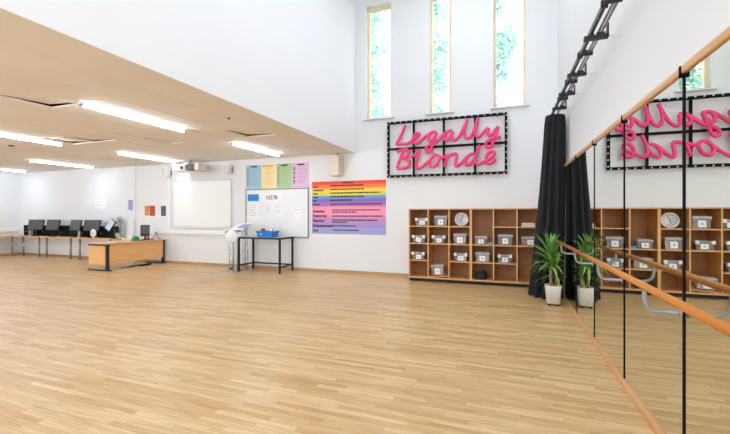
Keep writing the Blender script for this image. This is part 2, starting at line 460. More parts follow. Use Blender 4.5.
for y in (2.4, 3.72, 4.85, 5.8, 6.6):
    b = MB(); b.box(*rel(.778, y-.04, 3.255), *rel(.912, y-.02, 3.318)); b.box(*rel(.77, y+.02, 3.255), *rel(.822, y+.05, 3.32))
    b.build('clamp', M['black'], tr)

# ---------------------------------------------------------------- yucca in a pot
pl = thing('potted_yucca', 'green spiky-leaved yucca with two canes in a white pot by the mirror', 'potted plant', (.75, 7.0, 0))
pt = MB().lathe([(.088, .03), (.098, .032), (.122, .30), (.128, .322), (.122, .328), (.112, .32), (.106, .275)], n=40, sq=5).build('pot', M['pot'], pl)
for sx in (-1, 1):
    for sy in (-1, 1): MB().lathe([(.018, 0), (.02, .015), (.02, .034)], (sx*.066, sy*.066, 0), 12).build('foot', M['blackm'], pt)
MB().lathe([(.106, .27), (.102, .282), (.06, .286), (.005, .288)], n=32, sq=5).build('soil', M['soil'], pl)
def leafmesh(b, base, az, el, L, w, droop, fold=.3):
    d = Vector((math.cos(az), math.sin(az), 0)); sd = Vector((-math.sin(az), math.cos(az), 0)); p = Vector(base); prev = None; n = 7
    for i in range(n+1):
        t = i/n
        ww = w*(.55+.9*t if t < .35 else (.865*(1-((t-.35)/.65)**1.6)))+.0012
        e = el-droop*t*t
        fw = d*math.cos(e)+Vector((0, 0, 1))*math.sin(e); nr = -d*math.sin(e)+Vector((0, 0, 1))*math.cos(e)
        row = [b.bm.verts.new(p+sd*ww+nr*ww*fold), b.bm.verts.new(p), b.bm.verts.new(p-sd*ww+nr*ww*fold)]
        if prev:
            for k in (0, 1):
                f = b.bm.faces.new((prev[k], prev[k+1], row[k+1], row[k])); f.smooth = True; f.material_index = b.mi
        prev = row; p = p+fw*(L/n)
rl = random.Random(11)
for (cx, cy, h, cnt, Lb) in ((-.035, -.02, .86, 60, .46), (.05, .04, .66, 32, .40)):
    st = MB().tube([(cx*.8, cy*.8, .27), (cx, cy, .4), (cx*1.1, cy*1.1, h)], lambda t: .026-.004*t, 12).build('cane', M['trunk'], pl)
    b = MB()
    for i in range(cnt):
        t = i/cnt; az = i*2.399+rl.uniform(-.2, .2)
        el = -.25+1.75*t+rl.uniform(-.12, .12); b.mi = 1 if rl.random() < .3 else 0
        L = Lb*(.85+.3*rl.random())*(1 if t < .8 else .8)
        ex = cx*1.1+L*math.cos(az)*math.cos(el)
        ey = cy*1.1+L*math.sin(az)*math.cos(el)
        if ey > .26: L *= max(.3, .26/ey)
        if ey < -.24 and h-.22+.22*t+L*math.sin(el) > .9: L *= max(.3, .24/-ey)
        if ex > .16: L *= max(.3, .16/ex)     # leaves stop short of the glass
        leafmesh(b, (cx*1.1, cy*1.1, h-.22+.22*t), az, el, L, .026, .55+.5*(1-t))
    b.build('leaves', [M['leaf'], M['leaf2']], st)

# ---------------------------------------------------------------- shelving
SF, SB = 8.40, 8.93
T = .022
def shelf_unit(label, xs, rows_by_col, plinth=True):
    x0, x1 = xs[0], xs[-1]
    u = thing('cubby_shelf_unit', label, 'shelf unit', (x0, SF, 0), 0, 'wooden cubby shelving against the back wall')
    def q(x, y, z): return (x-x0, y-SF, z)
    MB().box(*q(x0+.01, SF+.05, 0), *q(x1-.01, SB, .075)).build('plinth', M['blackm'], u)
    MB().box(*q(x0, SB-.012, .075), *q(x1, SB, 1.60)).build('back_panel', M['shelfb'], u)
    MB().box(*q(x0, SF-.006, 1.596), *q(x1, SB, 1.62), .003).build('top_panel', M['shelf'], u)
    MB().box(*q(x0, SF-.002, .075), *q(x1, SB-.012, .105)).build('bottom_panel', M['shelf'], u)
    for k, x in enumerate(xs):
        t = T/2+.001
        a = x if k == 0 else (x-2*t if k == len(xs)-1 else x-t)
        MB().box(*q(a, SF, .105), *q(a+2*t, SB-.012, 1.596)).build('side_panel' if k in (0, len(xs)-1) else 'divider', M['shelfv'], u)
    for c, zs in enumerate(rows_by_col):
        a = xs[c]+(2*T/2+.002 if c == 0 else T/2+.001); e = xs[c+1]-(T+.002 if c == len(xs)-2 else T/2+.001)
        for z in zs: MB().box(*q(a, SF+.004, z-T), *q(e, SB-.012, z)).build('shelf', M['shelf'], u)
    return u
Z1, Z2, Z3, Z0 = 1.236, .852, .478, .105
shelf_unit('left cubby unit in pale beech, with the white clock in its top row', [-2.03, -1.592, -1.138, -.680], [[Z1, Z2, Z3], [Z1, Z2], [Z1, Z2, Z3]])
shelf_unit('right cubby unit in pale beech, running behind the black curtain', [-.679, -.222, .236, .694], [[Z2, Z3], [Z1, Z2, Z3], [Z1, Z2]])
bd = MB().box(-.208, 0, 0, .208, .40, .018); bd.xf(Matrix.Rotation(math.radians(4), 4, 'Y')); bd = bd.build('loose_shelf_board', M['shelf'])
bd.location = (-1.366, SF+.03, .1205); bd.rotation_euler = (0, math.radians(-8), 0)
tag(bd, 'fallen shelf board lying askew at the bottom of the second cubby column', 'shelf board')

def plastic_box(loc, w, h, label, kind='clip', tilt=0, contents='d', offs=0):
    o = thing('storage_box', label, 'storage box', loc, 0, 'labelled clear storage boxes in the cubbies')
    d = .30; hw = w/2; bw = hw*.86; hd = d/2
    b = MB(); body_h = h*.84
    A = [(-bw, -hd*.9, 0), (bw, -hd*.9, 0), (bw, hd*.9, 0), (-bw, hd*.9, 0)]; B = [(-hw*.95, -hd, body_h), (hw*.95, -hd, body_h), (hw*.95, hd, body_h), (-hw*.95, hd, body_h)]
    va = [b.bm.verts.new(p) for p in A]; vb = [b.bm.verts.new(p) for p in B]
    b.bm.faces.new(va)
    for i in range(4): b.bm.faces.new((va[i], va[(i+1) % 4], vb[(i+1) % 4], vb[i]))
    b.box(-hw*.97, -hd-.006, body_h-.012, hw*.97, -hd+.004, body_h)
    body = b.build('body', M['boxp'], o)
    r = random.Random(label); b = MB()
    for k in range(7):
        x = r.uniform(-bw*.75, bw*.5); y = r.uniform(-hd*.75, hd*.3); s = r.uniform(.05, .09)
        b.box(x, y, .006, min(bw*.88, x+s*1.2), y+s, min(body_h-.01, h*r.uniform(.4, .8)), .006)
    b.build('contents', M['stuffd' if contents == 'd' else 'stuffl'], o)
    if kind == 'clip':
        l = MB(); l.box(-hw*.96, -hd-.002, body_h+.001, hw*.96, hd, body_h+.014, .003); l.box(-hw*.7, -hd*.7, body_h+.014, hw*.7, hd*.7, body_h+.022, .003)
        l = l.build('lid', M['boxl'], o)
        for sx in (-1, 1): MB().box(sx*hw*.82-hw*.2, -hd-.014, body_h-.035, sx*hw*.82+hw*.2, -hd+.05, h, .006).build('clip', M['clip'], l)
    else:
        l = MB(); l.box(-hw, -hd-.008, body_h+.001, hw, hd, h, .008); l.box(-hw*.8, -hd*.75, h, hw*.8, hd*.75, h+.008, .003); l.build('lid', M['boxl'], o)
    lw, lh = .058, h*.27
    c = MB(); c.box(-lw, -.002, -lh, lw, 0, lh); c = c.build('label_card', M['paper'], o)
    c.location = (offs, -hd*.95-.009, h*.40); c.rotation_euler = (math.radians(-6), tilt, 0)
    MB().box(-.013, -.0035, -lh*.3, .013, -.0022, lh*.3).build('printed_mark', M['inkg'], c)
    return o
YB = SF+.02+.155
def pb(xa, xb, zrow, ztop, label, **k): plastic_box(((xa+xb)/2, YB, zrow+.0005), xb-xa, ztop-zrow, label, **k)
pb(-1.885, -1.61, Z1, 1.41, 'clear storage box with white clips, top row, left column', offs=.02)
pb(-1.462, -1.178, Z1, 1.455, 'taller pinkish storage box in top row, directly left of the white clock', kind='lid', contents='l')
pb(-1.955, -1.665, Z2, 1.028, 'storage box with askew white card, second row, left column', tilt=.35)
pb(-1.508, -1.224, Z2, 1.026, 'clear storage box with white clips, second row, second column', offs=.01)
pb(-1.053, -.769, Z2, 1.068, 'storage box with pale lid on the shelf directly below the white clock', kind='lid', contents='l')
pb(-.602, -.345, Z2, 1.022, 'storage box with wide white card, beside the teal cloth', kind='lid')
pb(-.14, .158, Z2, 1.063, 'storage box in the right unit, second row, right of the teal cloth', kind='lid')
pb(.315, .60, Z2, 1.031, 'storage box half hidden by the black curtain, below the pink towel', kind='lid', offs=.03)
pb(-1.968, -1.676, Z3, .646, 'clear storage box with white clips, third row, left column', offs=.015)
pb(-1.032, -.757, Z3, .657, 'storage box full of pale papers, third row, two below the clock', contents='l')
pb(-.592, -.293, Z3, .682, 'tall frosted storage box on the shelf directly above the black bag', kind='lid', contents='l')
pb(-.133, .139, Z3, .657, 'clear storage box with white clips, third row of the right unit')
o = plastic_box((-1.385, YB, .150), .28, .225, 'pinkish storage box tilted on the fallen board in the bottom row', kind='lid', contents='l')
o.rotation_euler = (0, math.radians(-4), 0); o.location.z = .152

# clock leaning in the cubby
ck = thing('wall_clock', 'round white clock leaning in the top row of the left cubby unit', 'clock', (-.886, SF+.10, Z1+.002))
c = MB().lathe([(.142, .028), (.145, .012), (.145, -.012), (.138, -.018), (.130, -.012), (.128, -.006)], n=40, axis='Y').build('case', M['white'], ck)
MB().lathe([(.1285, -.006), (.1285, -.004)], n=40, axis='Y').build('face', M['paper'], c)
b = MB()
for k in range(12):
    a = k*PI/6; m_ = Matrix.Rotation(a, 4, 'Y'); b.box(-.004, -.0085, .092, .004, -.0065, .116, 0, m_)
b.build('hour_mark', M['ink'], c)['kind'] = 'stuff'
MB().box(-.005, -.010, -.012, .005, -.0085, .085, 0, Matrix.Rotation(math.radians(28), 4, 'Y')).build('minute_hand', M['ink'], c)
MB().box(-.006, -.012, -.012, .006, -.0105, .062, 0, Matrix.Rotation(math.radians(188), 4, 'Y')).build('hour_hand', M['ink'], c)
for ch in [c]: ch.location = (0, 0, .147); ch.rotation_euler = (math.radians(-9), 0, 0)
ck.location.y = SF+.14

# black bag, towel, teal cloth
bg = thing('bag', 'black soft bag slumped in the bottom row below the frosted box', 'bag', (-.473, SF+.19, Z0+.0005))
b = MB().lathe([(.10, 0), (.125, .02), (.128, .09), (.112, .14), (.07, .165), (.02, .17)], n=28, sq=3.2)
for v in b.bm.verts: v.co.y *= 1.1; v.co.z += .012*math.sin(v.co.x*40)*(v.co.z > .05)+.008*math.sin(v.co.y*55)*(v.co.z > .05)
b.build('pouch', M['blackm'], bg)
MB().tube(smooth([(-.09, -.10, .15), (-.05, -.12, .175), (.0, -.125, .165), (.06, -.12, .178), (.1, -.08, .15)]), .009, 8).build('strap', M['darkgrey'], bg)
tw = thing('folded_towel', 'pale pink folded towel on the top shelf beside the curtain', 'towel', (.45, SF+.20, Z1+.0005))
for k in range(2): MB().box(-.13+.006*k, -.16, .0005+.041*k, .13-.004*k, .14, .040+.041*k, .016).build('fold', M['towel'], tw)
b = MB().box(-.05, -.06, 0, .05, .06, .042, .012)
for v in b.bm.verts: v.co.z *= 1+.25*math.sin(v.co.x*60+v.co.y*30)
o = b.build('cleaning_cloth', M['teal']); o.location = (-.288, SF+.08, Z2+.001); tag(o, 'small folded teal cloth lying right of a storage box', 'cloth')

# ---------------------------------------------------------------- lettered sign
SY = BACK-.10
sg = thing('letter_sign', 'large pink script lettering on a black bulb-studded frame on the back wall', 'sign', (-1.3, SY, 2.38))
def sq_(x, y, z): return (x+1.3, y-SY, z-2.38)
sx0, sx1, sz0, sz1 = -2.665, .052, 2.375, 3.71
bw = .055
b = MB()
b.box(*sq_(sx0, SY-.02, sz0), *sq_(sx0+bw, SY+.03, sz1)); b.box(*sq_(sx1-bw, SY-.02, sz0), *sq_(sx1, SY+.03, sz1))
b.box(*sq_(sx0+bw, SY-.02, sz1-bw), *sq_(sx1-bw, SY+.03, sz1)); b.box(*sq_(sx0+bw, SY-.02, sz0), *sq_(sx1-bw, SY+.03, sz0+bw))
b.build('border_frame', M['jet'], sg)
for x in (-2.015, -1.315, -.625): MB().box(*sq_(x-.024, SY-.008, sz0+bw), *sq_(x+.024, SY+.028, sz1-bw)).build('vertical_bar', M['jet'], sg)
MB().box(*sq_(sx0+bw, SY-.012, 3.03), *sq_(sx1-bw, SY+.027, 3.08)).build('crossbar', M['jet'], sg)
for x in (-2.5, -.15):
    for z in (2.42, 3.66): MB().tube([sq_(x, SY+.02, z), sq_(x, BACK-.001, z)], .012, 8).build('wall_fixing', M['black'], sg)
pitch = .137
def bulb(x, z, dx, dz):
    MB().tube([sq_(x, SY-.021, z), sq_(x, SY-.034, z)], .015, 10).build('bulb', M['bulb'], sg)
n = round((sx1-sx0)/pitch)
for k in range(n):
    x = sx0+(k+.5)*(sx1-sx0)/n
    bulb(x, sz1-.018, 0, 1); bulb(x, sz0+.018, 0, -1)
n = round((sz1-sz0)/pitch)
for k in range(n):
    z = sz0+(k+.5)*(sz1-sz0)/n
    bulb(sx0+.018, z, -1, 0); bulb(sx1-.018, z, 1, 0)
LET = [('L', [[(-2.204, 3.6), (-2.245, 3.497), (-2.297, 3.38), (-2.358, 3.266), (-2.409, 3.169), (-2.345, 3.153), (-2.272, 3.151), (-2.175, 3.15), (-2.115, 3.169), (-2.065, 3.201)]]), ('e', [[(-2.065, 3.201), (-2.012, 3.247), (-1.953, 3.285), (-1.901, 3.314), (-1.865, 3.349), (-1.896, 3.384), (-1.941, 3.373), (-1.988, 3.33), (-2.022, 3.243), (-2.005, 3.179), (-1.957, 3.148), (-1.877, 3.163), (-1.806, 3.219), (-1.748, 3.271)]]), ('g', [[(-1.748, 3.271), (-1.678, 3.326), (-1.618, 3.364), (-1.542, 3.388), (-1.473, 3.374)], [(-1.473, 3.374), (-1.539, 3.388), (-1.606, 3.36), (-1.653, 3.26), (-1.615, 3.184), (-1.546, 3.218), (-1.5, 3.291), (-1.468, 3.369)], [(-1.468, 3.369), (-1.498, 3.268), (-1.537, 3.155), (-1.569, 3.056), (-1.611, 2.962), (-1.666, 2.923), (-1.718, 2.963), (-1.69, 3.05), (-1.597, 3.113), (-1.505, 3.144), (-1.423, 3.194)]]), ('a', [[(-1.423, 3.194), (-1.364, 3.254), (-1.305, 3.314), (-1.24, 3.363)], [(-1.115, 3.384), (-1.179, 3.386), (-1.246, 3.346), (-1.3, 3.249), (-1.264, 3.174), (-1.206, 3.193), (-1.152, 3.253), (-1.106, 3.367)], [(-1.106, 3.367), (-1.126, 3.287), (-1.121, 3.21), (-1.073, 3.161), (-1.024, 3.181), (-0.975, 3.222)]]), ('l', [[(-0.975, 3.222), (-0.923, 3.309), (-0.87, 3.406), (-0.823, 3.516), (-0.786, 3.613)], [(-0.823, 3.498), (-0.849, 3.39), (-0.853, 3.281), (-0.814, 3.198), (-0.762, 3.188), (-0.706, 3.226)]]), ('l', [[(-0.706, 3.226), (-0.659, 3.321), (-0.616, 3.437), (-0.582, 3.545), (-0.558, 3.618)], [(-0.59, 3.515), (-0.616, 3.373), (-0.616, 3.264), (-0.573, 3.206), (-0.522, 3.213), (-0.469, 3.26)]]), ('y', [[(-0.469, 3.26), (-0.408, 3.333), (-0.337, 3.389)], [(-0.337, 3.389), (-0.36, 3.307), (-0.35, 3.236), (-0.312, 3.216), (-0.25, 3.251), (-0.188, 3.325), (-0.135, 3.395)], [(-0.135, 3.395), (-0.163, 3.297), (-0.194, 3.195), (-0.229, 3.084), (-0.271, 2.995), (-0.329, 2.957), (-0.387, 2.993), (-0.383, 3.068), (-0.312, 3.124), (-0.221, 3.153), (-0.077, 3.165)]]), ('B', [[(-2.265, 2.98), (-2.292, 2.906), (-2.323, 2.818), (-2.365, 2.711), (-2.409, 2.584)], [(-2.399, 2.974), (-2.323, 3.003), (-2.207, 3.019), (-2.125, 2.977), (-2.139, 2.893), (-2.192, 2.844), (-2.27, 2.813), (-2.178, 2.799), (-2.11, 2.741), (-2.105, 2.666), (-2.163, 2.602), (-2.275, 2.579), (-2.402, 2.574)]]), ('l', [[(-2.067, 2.814), (-1.981, 2.88), (-1.915, 2.937), (-1.865, 3.0)], [(-1.865, 3.0), (-1.891, 2.899), (-1.92, 2.783), (-1.943, 2.654), (-1.924, 2.574), (-1.863, 2.557), (-1.778, 2.609), (-1.704, 2.671)]]), ('o', [[(-1.704, 2.671), (-1.634, 2.737), (-1.569, 2.803), (-1.5, 2.859)], [(-1.436, 2.847), (-1.514, 2.851), (-1.588, 2.79), (-1.634, 2.691), (-1.597, 2.592), (-1.519, 2.594), (-1.45, 2.659), (-1.405, 2.767), (-1.427, 2.842)], [(-1.405, 2.817), (-1.355, 2.787), (-1.291, 2.793), (-1.224, 2.84)]]), ('n', [[(-1.224, 2.84), (-1.242, 2.759), (-1.269, 2.66), (-1.294, 2.575)], [(-1.269, 2.683), (-1.22, 2.781), (-1.157, 2.836), (-1.077, 2.857), (-1.013, 2.851)], [(-1.013, 2.851), (-1.022, 2.762), (-1.042, 2.663), (-1.037, 2.587), (-0.993, 2.58), (-0.925, 2.631)]]), ('d', [[(-0.925, 2.631), (-0.866, 2.696), (-0.801, 2.768), (-0.727, 2.827)], [(-0.654, 2.847), (-0.727, 2.822), (-0.792, 2.75), (-0.827, 2.662), (-0.797, 2.589), (-0.727, 2.604), (-0.654, 2.681), (-0.612, 2.763)], [(-0.512, 3.023), (-0.556, 2.924), (-0.599, 2.798), (-0.616, 2.688), (-0.595, 2.616), (-0.548, 2.601), (-0.465, 2.632), (-0.387, 2.673)]]), ('e', [[(-0.387, 2.673), (-0.333, 2.701), (-0.275, 2.737), (-0.217, 2.795), (-0.229, 2.853), (-0.287, 2.869), (-0.341, 2.841), (-0.383, 2.765), (-0.383, 2.668), (-0.346, 2.609), (-0.287, 2.615), (-0.233, 2.656), (-0.188, 2.702)]])]
for ch, strokes in LET:
    b = MB()
    for i, s in enumerate(strokes):
        p = smooth([sq_(x, SY-.062-.004*i, z) for x, z in s], 4)
        b.tube(p, .036, 10, flat=1)
    lo = b.build('letter_'+ch, M['pink'], sg)

# ---------------------------------------------------------------- posters and boards on the back wall
def bars(b, x0, x1, z, h, y, rnd, gap=.010, wmin=.03, wmax=.10):
    h *= 1.25
    x = x0
    while x < x1-.01:
        w = min(rnd.uniform(wmin, wmax), x1-x); b.box(x, y-.001, z-h/2, x+w, y, z+h/2); x += w+gap
def ramp_mat(name, stops, z0, z1):
    m = bpy.data.materials.new(name); m.use_nodes = True; nt = m.node_tree; N = nt.nodes; bs = N['Principled BSDF']; bs.inputs['Roughness'].default_value = .75
    tc = N.new('ShaderNodeTexCoord'); sp = N.new('ShaderNodeSeparateXYZ'); mr = N.new('ShaderNodeMapRange')
    mr.inputs['From Min'].default_value = z1; mr.inputs['From Max'].default_value = z0
    r = N.new('ShaderNodeValToRGB'); e = r.color_ramp.elements
    e[0].position = 0; e[0].color = lin(stops[0][1]); e[1].position = 1; e[1].color = lin(stops[-1][1])
    for p, c in stops[1:-1]: k = e.new(p); k.color = lin(c)
    nt.links.new(tc.outputs['Object'], sp.inputs[0]); nt.links.new(sp.outputs['Z'], mr.inputs['Value']); nt.links.new(mr.outputs['Result'], r.inputs['Fac'])
    nt.links.new(r.outputs['Color'], bs.inputs['Base Color'])
    return m
RZ0, RZ1, RX0, RX1 = .985, 2.342, -4.757, -2.728
rs = [(0, (228, 74, 62)), (.055, (234, 84, 66)), (.075, (240, 118, 70)), (.125, (244, 134, 74)), (.145, (250, 196, 84)), (.19, (250, 206, 88)), (.21, (226, 214, 76)), (.265, (216, 210, 80)),
      (.285, (106, 156, 214)), (.325, (112, 146, 210)), (.345, (120, 112, 190)), (.385, (140, 104, 182)), (.41, (164, 112, 182)), (.46, (178, 116, 178)), (.50, (242, 152, 176)), (.62, (238, 150, 184)),
      (.70, (206, 138, 190)), (.78, (182, 140, 198)), (.84, (160, 144, 204)), (.90, (158, 158, 214)), (1, (164, 158, 212))]
rp = thing('rainbow_poster', 'large rainbow-banded poster of dark text taped to the back wall', 'poster', (RX0, BACK-.0031, RZ0))
bx('sheet', ramp_mat('rainbow_print', rs[:], 0, RZ1-RZ0), 0, 0, 0, RX1-RX0, .003, RZ1-RZ0, rp)
rr = random.Random(3); PH, PW = RZ1-RZ0, RX1-RX0
for f, x0, x1, h in ((.035, .86, 1.18, .022), (.085, .53, 1.44, .026), (.155, .53, 1.46, .024), (.225, .53, 1.88, .026), (.292, .53, 1.46, .026), (.36, .53, 1.15, .026), (.435, .53, 1.92, .024),
                     (.545, .58, 1.88, .022), (.585, .58, 1.26, .022), (.66, .58, 1.95, .024), (.735, .58, 1.80, .026), (.775, .58, 1.02, .022), (.845, .60, 1.26, .022), (.925, .60, 1.33, .022)):
    b = MB(); bars(b, x0, x1, PH*(1-f), h, -.0005, rr); b.build('text_line', M['ink'], rp)
for f, x1 in ((.10, .17), (.168, .34), (.235, .17), (.30, .19), (.365, .13), (.437, .23)):
    b = MB(); bars(b, .04, x1, PH*(1-f), .03, -.0005, rr, .008); b.build('row_heading', M['ink'], rp)
for f, t in ((.585, 'Intention'), (.672, 'Resources'), (.765, 'Reaction'), (.862, 'Entertainments'), (.952, 'Law')):
    text_obj('row_heading', t, .092, M['ink'], rp, (.035, -.001, PH*(1-f)-.006), bold=.004)

NX0, NX1, NZ0, NZ1 = -6.84, -4.845, .865, 2.195
cols = [-6.84, -6.33, -5.84, -5.355, -4.845]
for k, (m_, nm, lab, ink) in enumerate((('p_blue', 'blue', 'pale blue poster of text above the notice board', 'inkg'), ('p_yellow', 'yellow', 'pale yellow poster with a mustard heading above the notice board', 'inkw'),
                               ('p_green', 'green', 'pale green poster with dark heading above the notice board', 'ink'), ('p_pink', 'pink', 'pale pink poster of text, rightmost above the notice board', 'ink'))):
    w = cols[k+1]-cols[k]-.006; h = .66
    p = thing('poster', lab, 'poster', (cols[k]+.003, BACK-.004, 2.205), 0, 'four pastel posters above the notice board')
    bx('sheet', M[m_], 0, 0, 0, w, .003, h, p)
    b = MB(); b.box(w*.30 if k != 1 else w*.05, -.0015, h*.90, w*.72 if k != 1 else w*.8, -.0005, h*.955); b.build('heading', M['gold'] if k == 1 else M['ink'], p)
    rr = random.Random(k)
    for q in range(9):
        b = MB(); z = h*(.83-.082*q)
        if k != 1: bars(b, w*.05, w*.2, z, .026, -.0005, rr, .008)
        b.box(w*.26, -.0015, z-.003, w*rr.uniform(.6, .93), -.0005, z+.003)
        b.build('text_line', M['ink'] if k == 3 and q % 2 else M['inkg'] if k in (0, 3) else M['inkw'] if k == 1 else M['inkg'], p)
nb = thing('notice_board', 'large grey-framed notice board with papers behind the black table', 'notice board', (NX0, BACK-.001, NZ0))
W, H = NX1-NX0, NZ1-NZ0
bx('backing', M['pin'], .02, -.018, .02, W-.02, 0, H-.02, nb)
b = MB(); b.box(0, -.028, 0, .03, 0, H); b.box(W-.03, -.028, 0, W, 0, H); b.box(.03, -.028, 0, W-.03, 0, .03); b.box(.03, -.028, H-.03, W-.03, 0, H); b.build('frame', mat('dark_aluminium', (128, 130, 132), .4, .4), nb)
def paper(x, z, w, h, m, label, rot=0, y=BACK-.0195, name='pinned_paper', cat='paper notice', tx=None, lines=0, group=None):
    t = thing(name, label, cat, (x, y, z), 0, group)
    s = bx('sheet', m, 0, -.002, 0, w, 0, h, t)
    if tx:
        for (s_, size, dx, dz, bold) in tx: text_obj('printed_number', s_, size, M['ink'], t, (dx, -.003, dz), bold=bold)
    r = random.Random(label)
    for q in range(lines):
        b = MB(); zz = h*(.86-.8*q/max(1, lines)); b.box(w*.1, -.0035, zz-.004, w*r.uniform(.5, .9), -.0022, zz+.004); b.build('text_line', M['inkg'], t)
    t.rotation_euler = (0, rot, 0)
    return t
paper(-6.77, 1.86, .37, .19, M['bluep'], 'bright blue notice pinned at the upper left of the notice board')
paper(-6.24, 1.80, .62, .28, M['paper'], 'white sheet printed with a large dark number on the notice board', tx=[('10278', .155, .05, .10, .002)])
paper(-6.23, 1.44, .30, .33, M['paper'], 'white sheet with small dark text below the number sheet', lines=4)
paper(-5.91, 1.42, .30, .34, M['paper'], 'plain white sheet pinned right of the small text sheet', lines=2)
paper(-6.76, 1.36, .36, .45, M['paper'], 'white lined sheet below the blue notice', lines=5)
paper(-5.34, 1.27, .27, .40, M['paper'], 'white sheet at the right of the notice board, left of two', rot=.03, lines=1)
paper(-5.06, 1.33, .17, .34, M['paper'], 'narrow white sheet closest to the notice board right edge', lines=3)
# small notices further along
YW = BACK+.0004
paper(-10.69, 1.45, .20, .31, M['orange'], 'orange printed picture, left one above the teacher desk', y=YW, name='wall_picture', cat='picture')
paper(-10.48, 1.44, .225, .32, M['rust'], 'rust red printed picture above the teacher desk', y=YW, name='wall_picture', cat='picture')
paper(-10.01, 1.44, .20, .31, M['slate'], 'dark slate picture beside the whiteboard conduit', y=YW, name='wall_picture', cat='picture')
paper(-10.20, 1.40, .13, .10, M['paper'], 'tiny white card below the row of small pictures', y=YW, lines=1)
paper(-11.36, 1.62, .21, .33, M['lilac'], 'blue lilac notice on the wall pier above the desk corner', y=BACK-.0397, lines=3)
paper(-13.42, 1.84, .34, .16, M['paper'], 'white label strip on the wall above the monitors', y=YW, lines=2)
paper(-12.95, 1.68, .52, .36, M['paper'], 'larger white notice on the wall above the tilted screen', y=YW, lines=3)

wb = thing('whiteboard', 'large white interactive whiteboard beneath the projector', 'whiteboard', (-9.52, BACK-.001, 1.105))
W, H = 2.2, 1.40
bx('writing_surface', M['board'], .03, -.03, .03, W-.03, 0, H-.03, wb)
b = MB(); b.box(0, -.036, 0, .03, 0, H); b.box(W-.03, -.036, 0, W, 0, H); b.box(.03, -.036, 0, W-.03, 0, .03); b.box(.03, -.036, H-.03, W-.03, 0, H); b.build('frame', mat('pale_grey_frame', (204, 206, 208), .4), wb)
bx('pen_tray', M['white'], .3, -.09, -.02, W-.3, -.03, -.002, wb)

# projector on its wall arm
pj = thing('projector', 'white short-throw projector on a wall arm above the whiteboard', 'projector', (-8.55, 8.5, 2.70))
bx('body', M['white'], -.34, -.18, .02, .12, .18, .20, pj, .02)
bx('electronics_box', M['darkgrey'], .125, -.14, .04, .44, .14, .19, pj, .01)
MB().lathe([(.05, -.19), (.05, -.205), (.035, -.205), (.03, -.198)], (.02, 0, .10), 20, 'Y').build('lens', M['black'], pj)
bx('end_cap', M['offwhite'], .445, -.16, .02, .58, .16, .21, pj, .01)
bx('mounting_arm', M['offwhite'], -.02, -.05, .205, .10, .448, .26, pj)
bx('wall_plate', M['white'], -.08, .42, .03, .16, .449, .33, pj)
MB().tube([(.12, .05, .26), (.12, .05, .329)], .012, 8).build('ceiling_hook', M['black'], pj)

def speaker(x, z, label, m, w=.17, h=.27, d=.16, y=BACK):
    s = thing('wall_speaker', label, 'loudspeaker', (x, y, z), 0, 'white wall speakers by the whiteboard' if m is M['white'] else None)
    bx('cabinet', m, -w/2, -d-.09, -h/2, w/2, -.09, h/2, s, .015)
    bx('grille', mat('pale_grille', (206, 206, 204), .8), -w*.4, -d-.095, -h*.42, w*.4, -d-.0905, h*.42, s)
    b = MB(); b.box(-.02, -.09, -.03, .02, -.012, .03); b.box(-.05, -.012, -.07, .05, -.0005, .07); b.build('bracket', M['steel'], s)
    return s
speaker(-9.62, 2.76, 'small white wall speaker left of the projector', M['white'])
speaker(-7.35, 2.76, 'small white wall speaker right of the projector', M['white'])
sp = thing('cream_loudspeaker', 'tall cream speaker hung under the soffit edge above the rainbow poster', 'loudspeaker', (-4.02, BACK-.029, 2.47))
MB().prism([(-.17, -.17), (.12, -.20), (.17, .0), (-.10, .0)], 'Z', 0, .50).build('cabinet', M['offwhite'], sp)
bx('bracket', M['darkgrey'], -.03, .0005, .16, .05, .0295, .34, sp)
bx('base_cap', mat('tan_plastic', (190, 170, 140), .5), -.10, -.16, -.012, .08, -.02, -.0005, sp)
MB().tube([(.05, -.09, .5), (.05, -.09, .5595)], .015, 8).build('top_stud', M['darkgrey'], sp)

# wall sockets
for i, (x, z, l) in enumerate(((-14.2, .42, 'white double socket on the wall under the left computer desk'), (-13.0, .42, 'white double socket on the wall below the pale round fan'))):
    s = thing('wall_socket', l, 'socket', (x, BACK-.0005, z), 0, 'sockets under the computer desks')
    bx('plate', M['white'], -.075, -.012, -.045, .075, 0, .045, s, .004)
    for sx in (-1, 1): bx('switch', M['offwhite'], sx*.035-.012, -.016, -.02, sx*.035+.012, -.0125, .02, s)

# ---------------------------------------------------------------- black table with the basket, lectern
tb = thing('side_table', 'tall black metal-framed table with pale top below the notice board', 'table', (-5.885, 8.515, 0))
hx, hy, th = .64, .325, .905
bx('table_top', mat('pale_grey_top', (206, 208, 212), .25), -hx+.01, -hy+.01, th-.028, hx-.01, hy-.01, th-.001, tb)
b = MB()
b.box(-hx, -hy, th-.045, hx, -hy+.0095, th); b.box(-hx, hy-.0095, th-.045, hx, hy, th); b.box(-hx, -hy+.0095, th-.045, -hx+.0095, hy-.0095, th); b.box(hx-.0095, -hy+.0095, th-.045, hx, hy-.0095, th)
b.build('top_frame', M['blackm'], tb)
q = .022
for sx in (-1, 1):
    for sy in (-1, 1):
        x, y = sx*(hx-q-.002), sy*(hy-q-.002); l = MB().box(x-q, y-q, .012, x+q, y+q, th-.0455).build('leg', M['blackm'], tb)
        MB().lathe([(.016, 0), (.018, .012)], (x, y, 0), 12).build('foot', M['blackm'], l)
for sx in (-1, 1): x = sx*(hx-q-.002); bx('stretcher', M['blackm'], x-.017, -hy+2*q+.002, .15, x+.017, hy-2*q-.002, .185, tb)
bx('stretcher', M['blackm'], -hx+2*q+.002, hy-q-.019, .15, hx-2*q-.002, hy-q+.015, .185, tb)

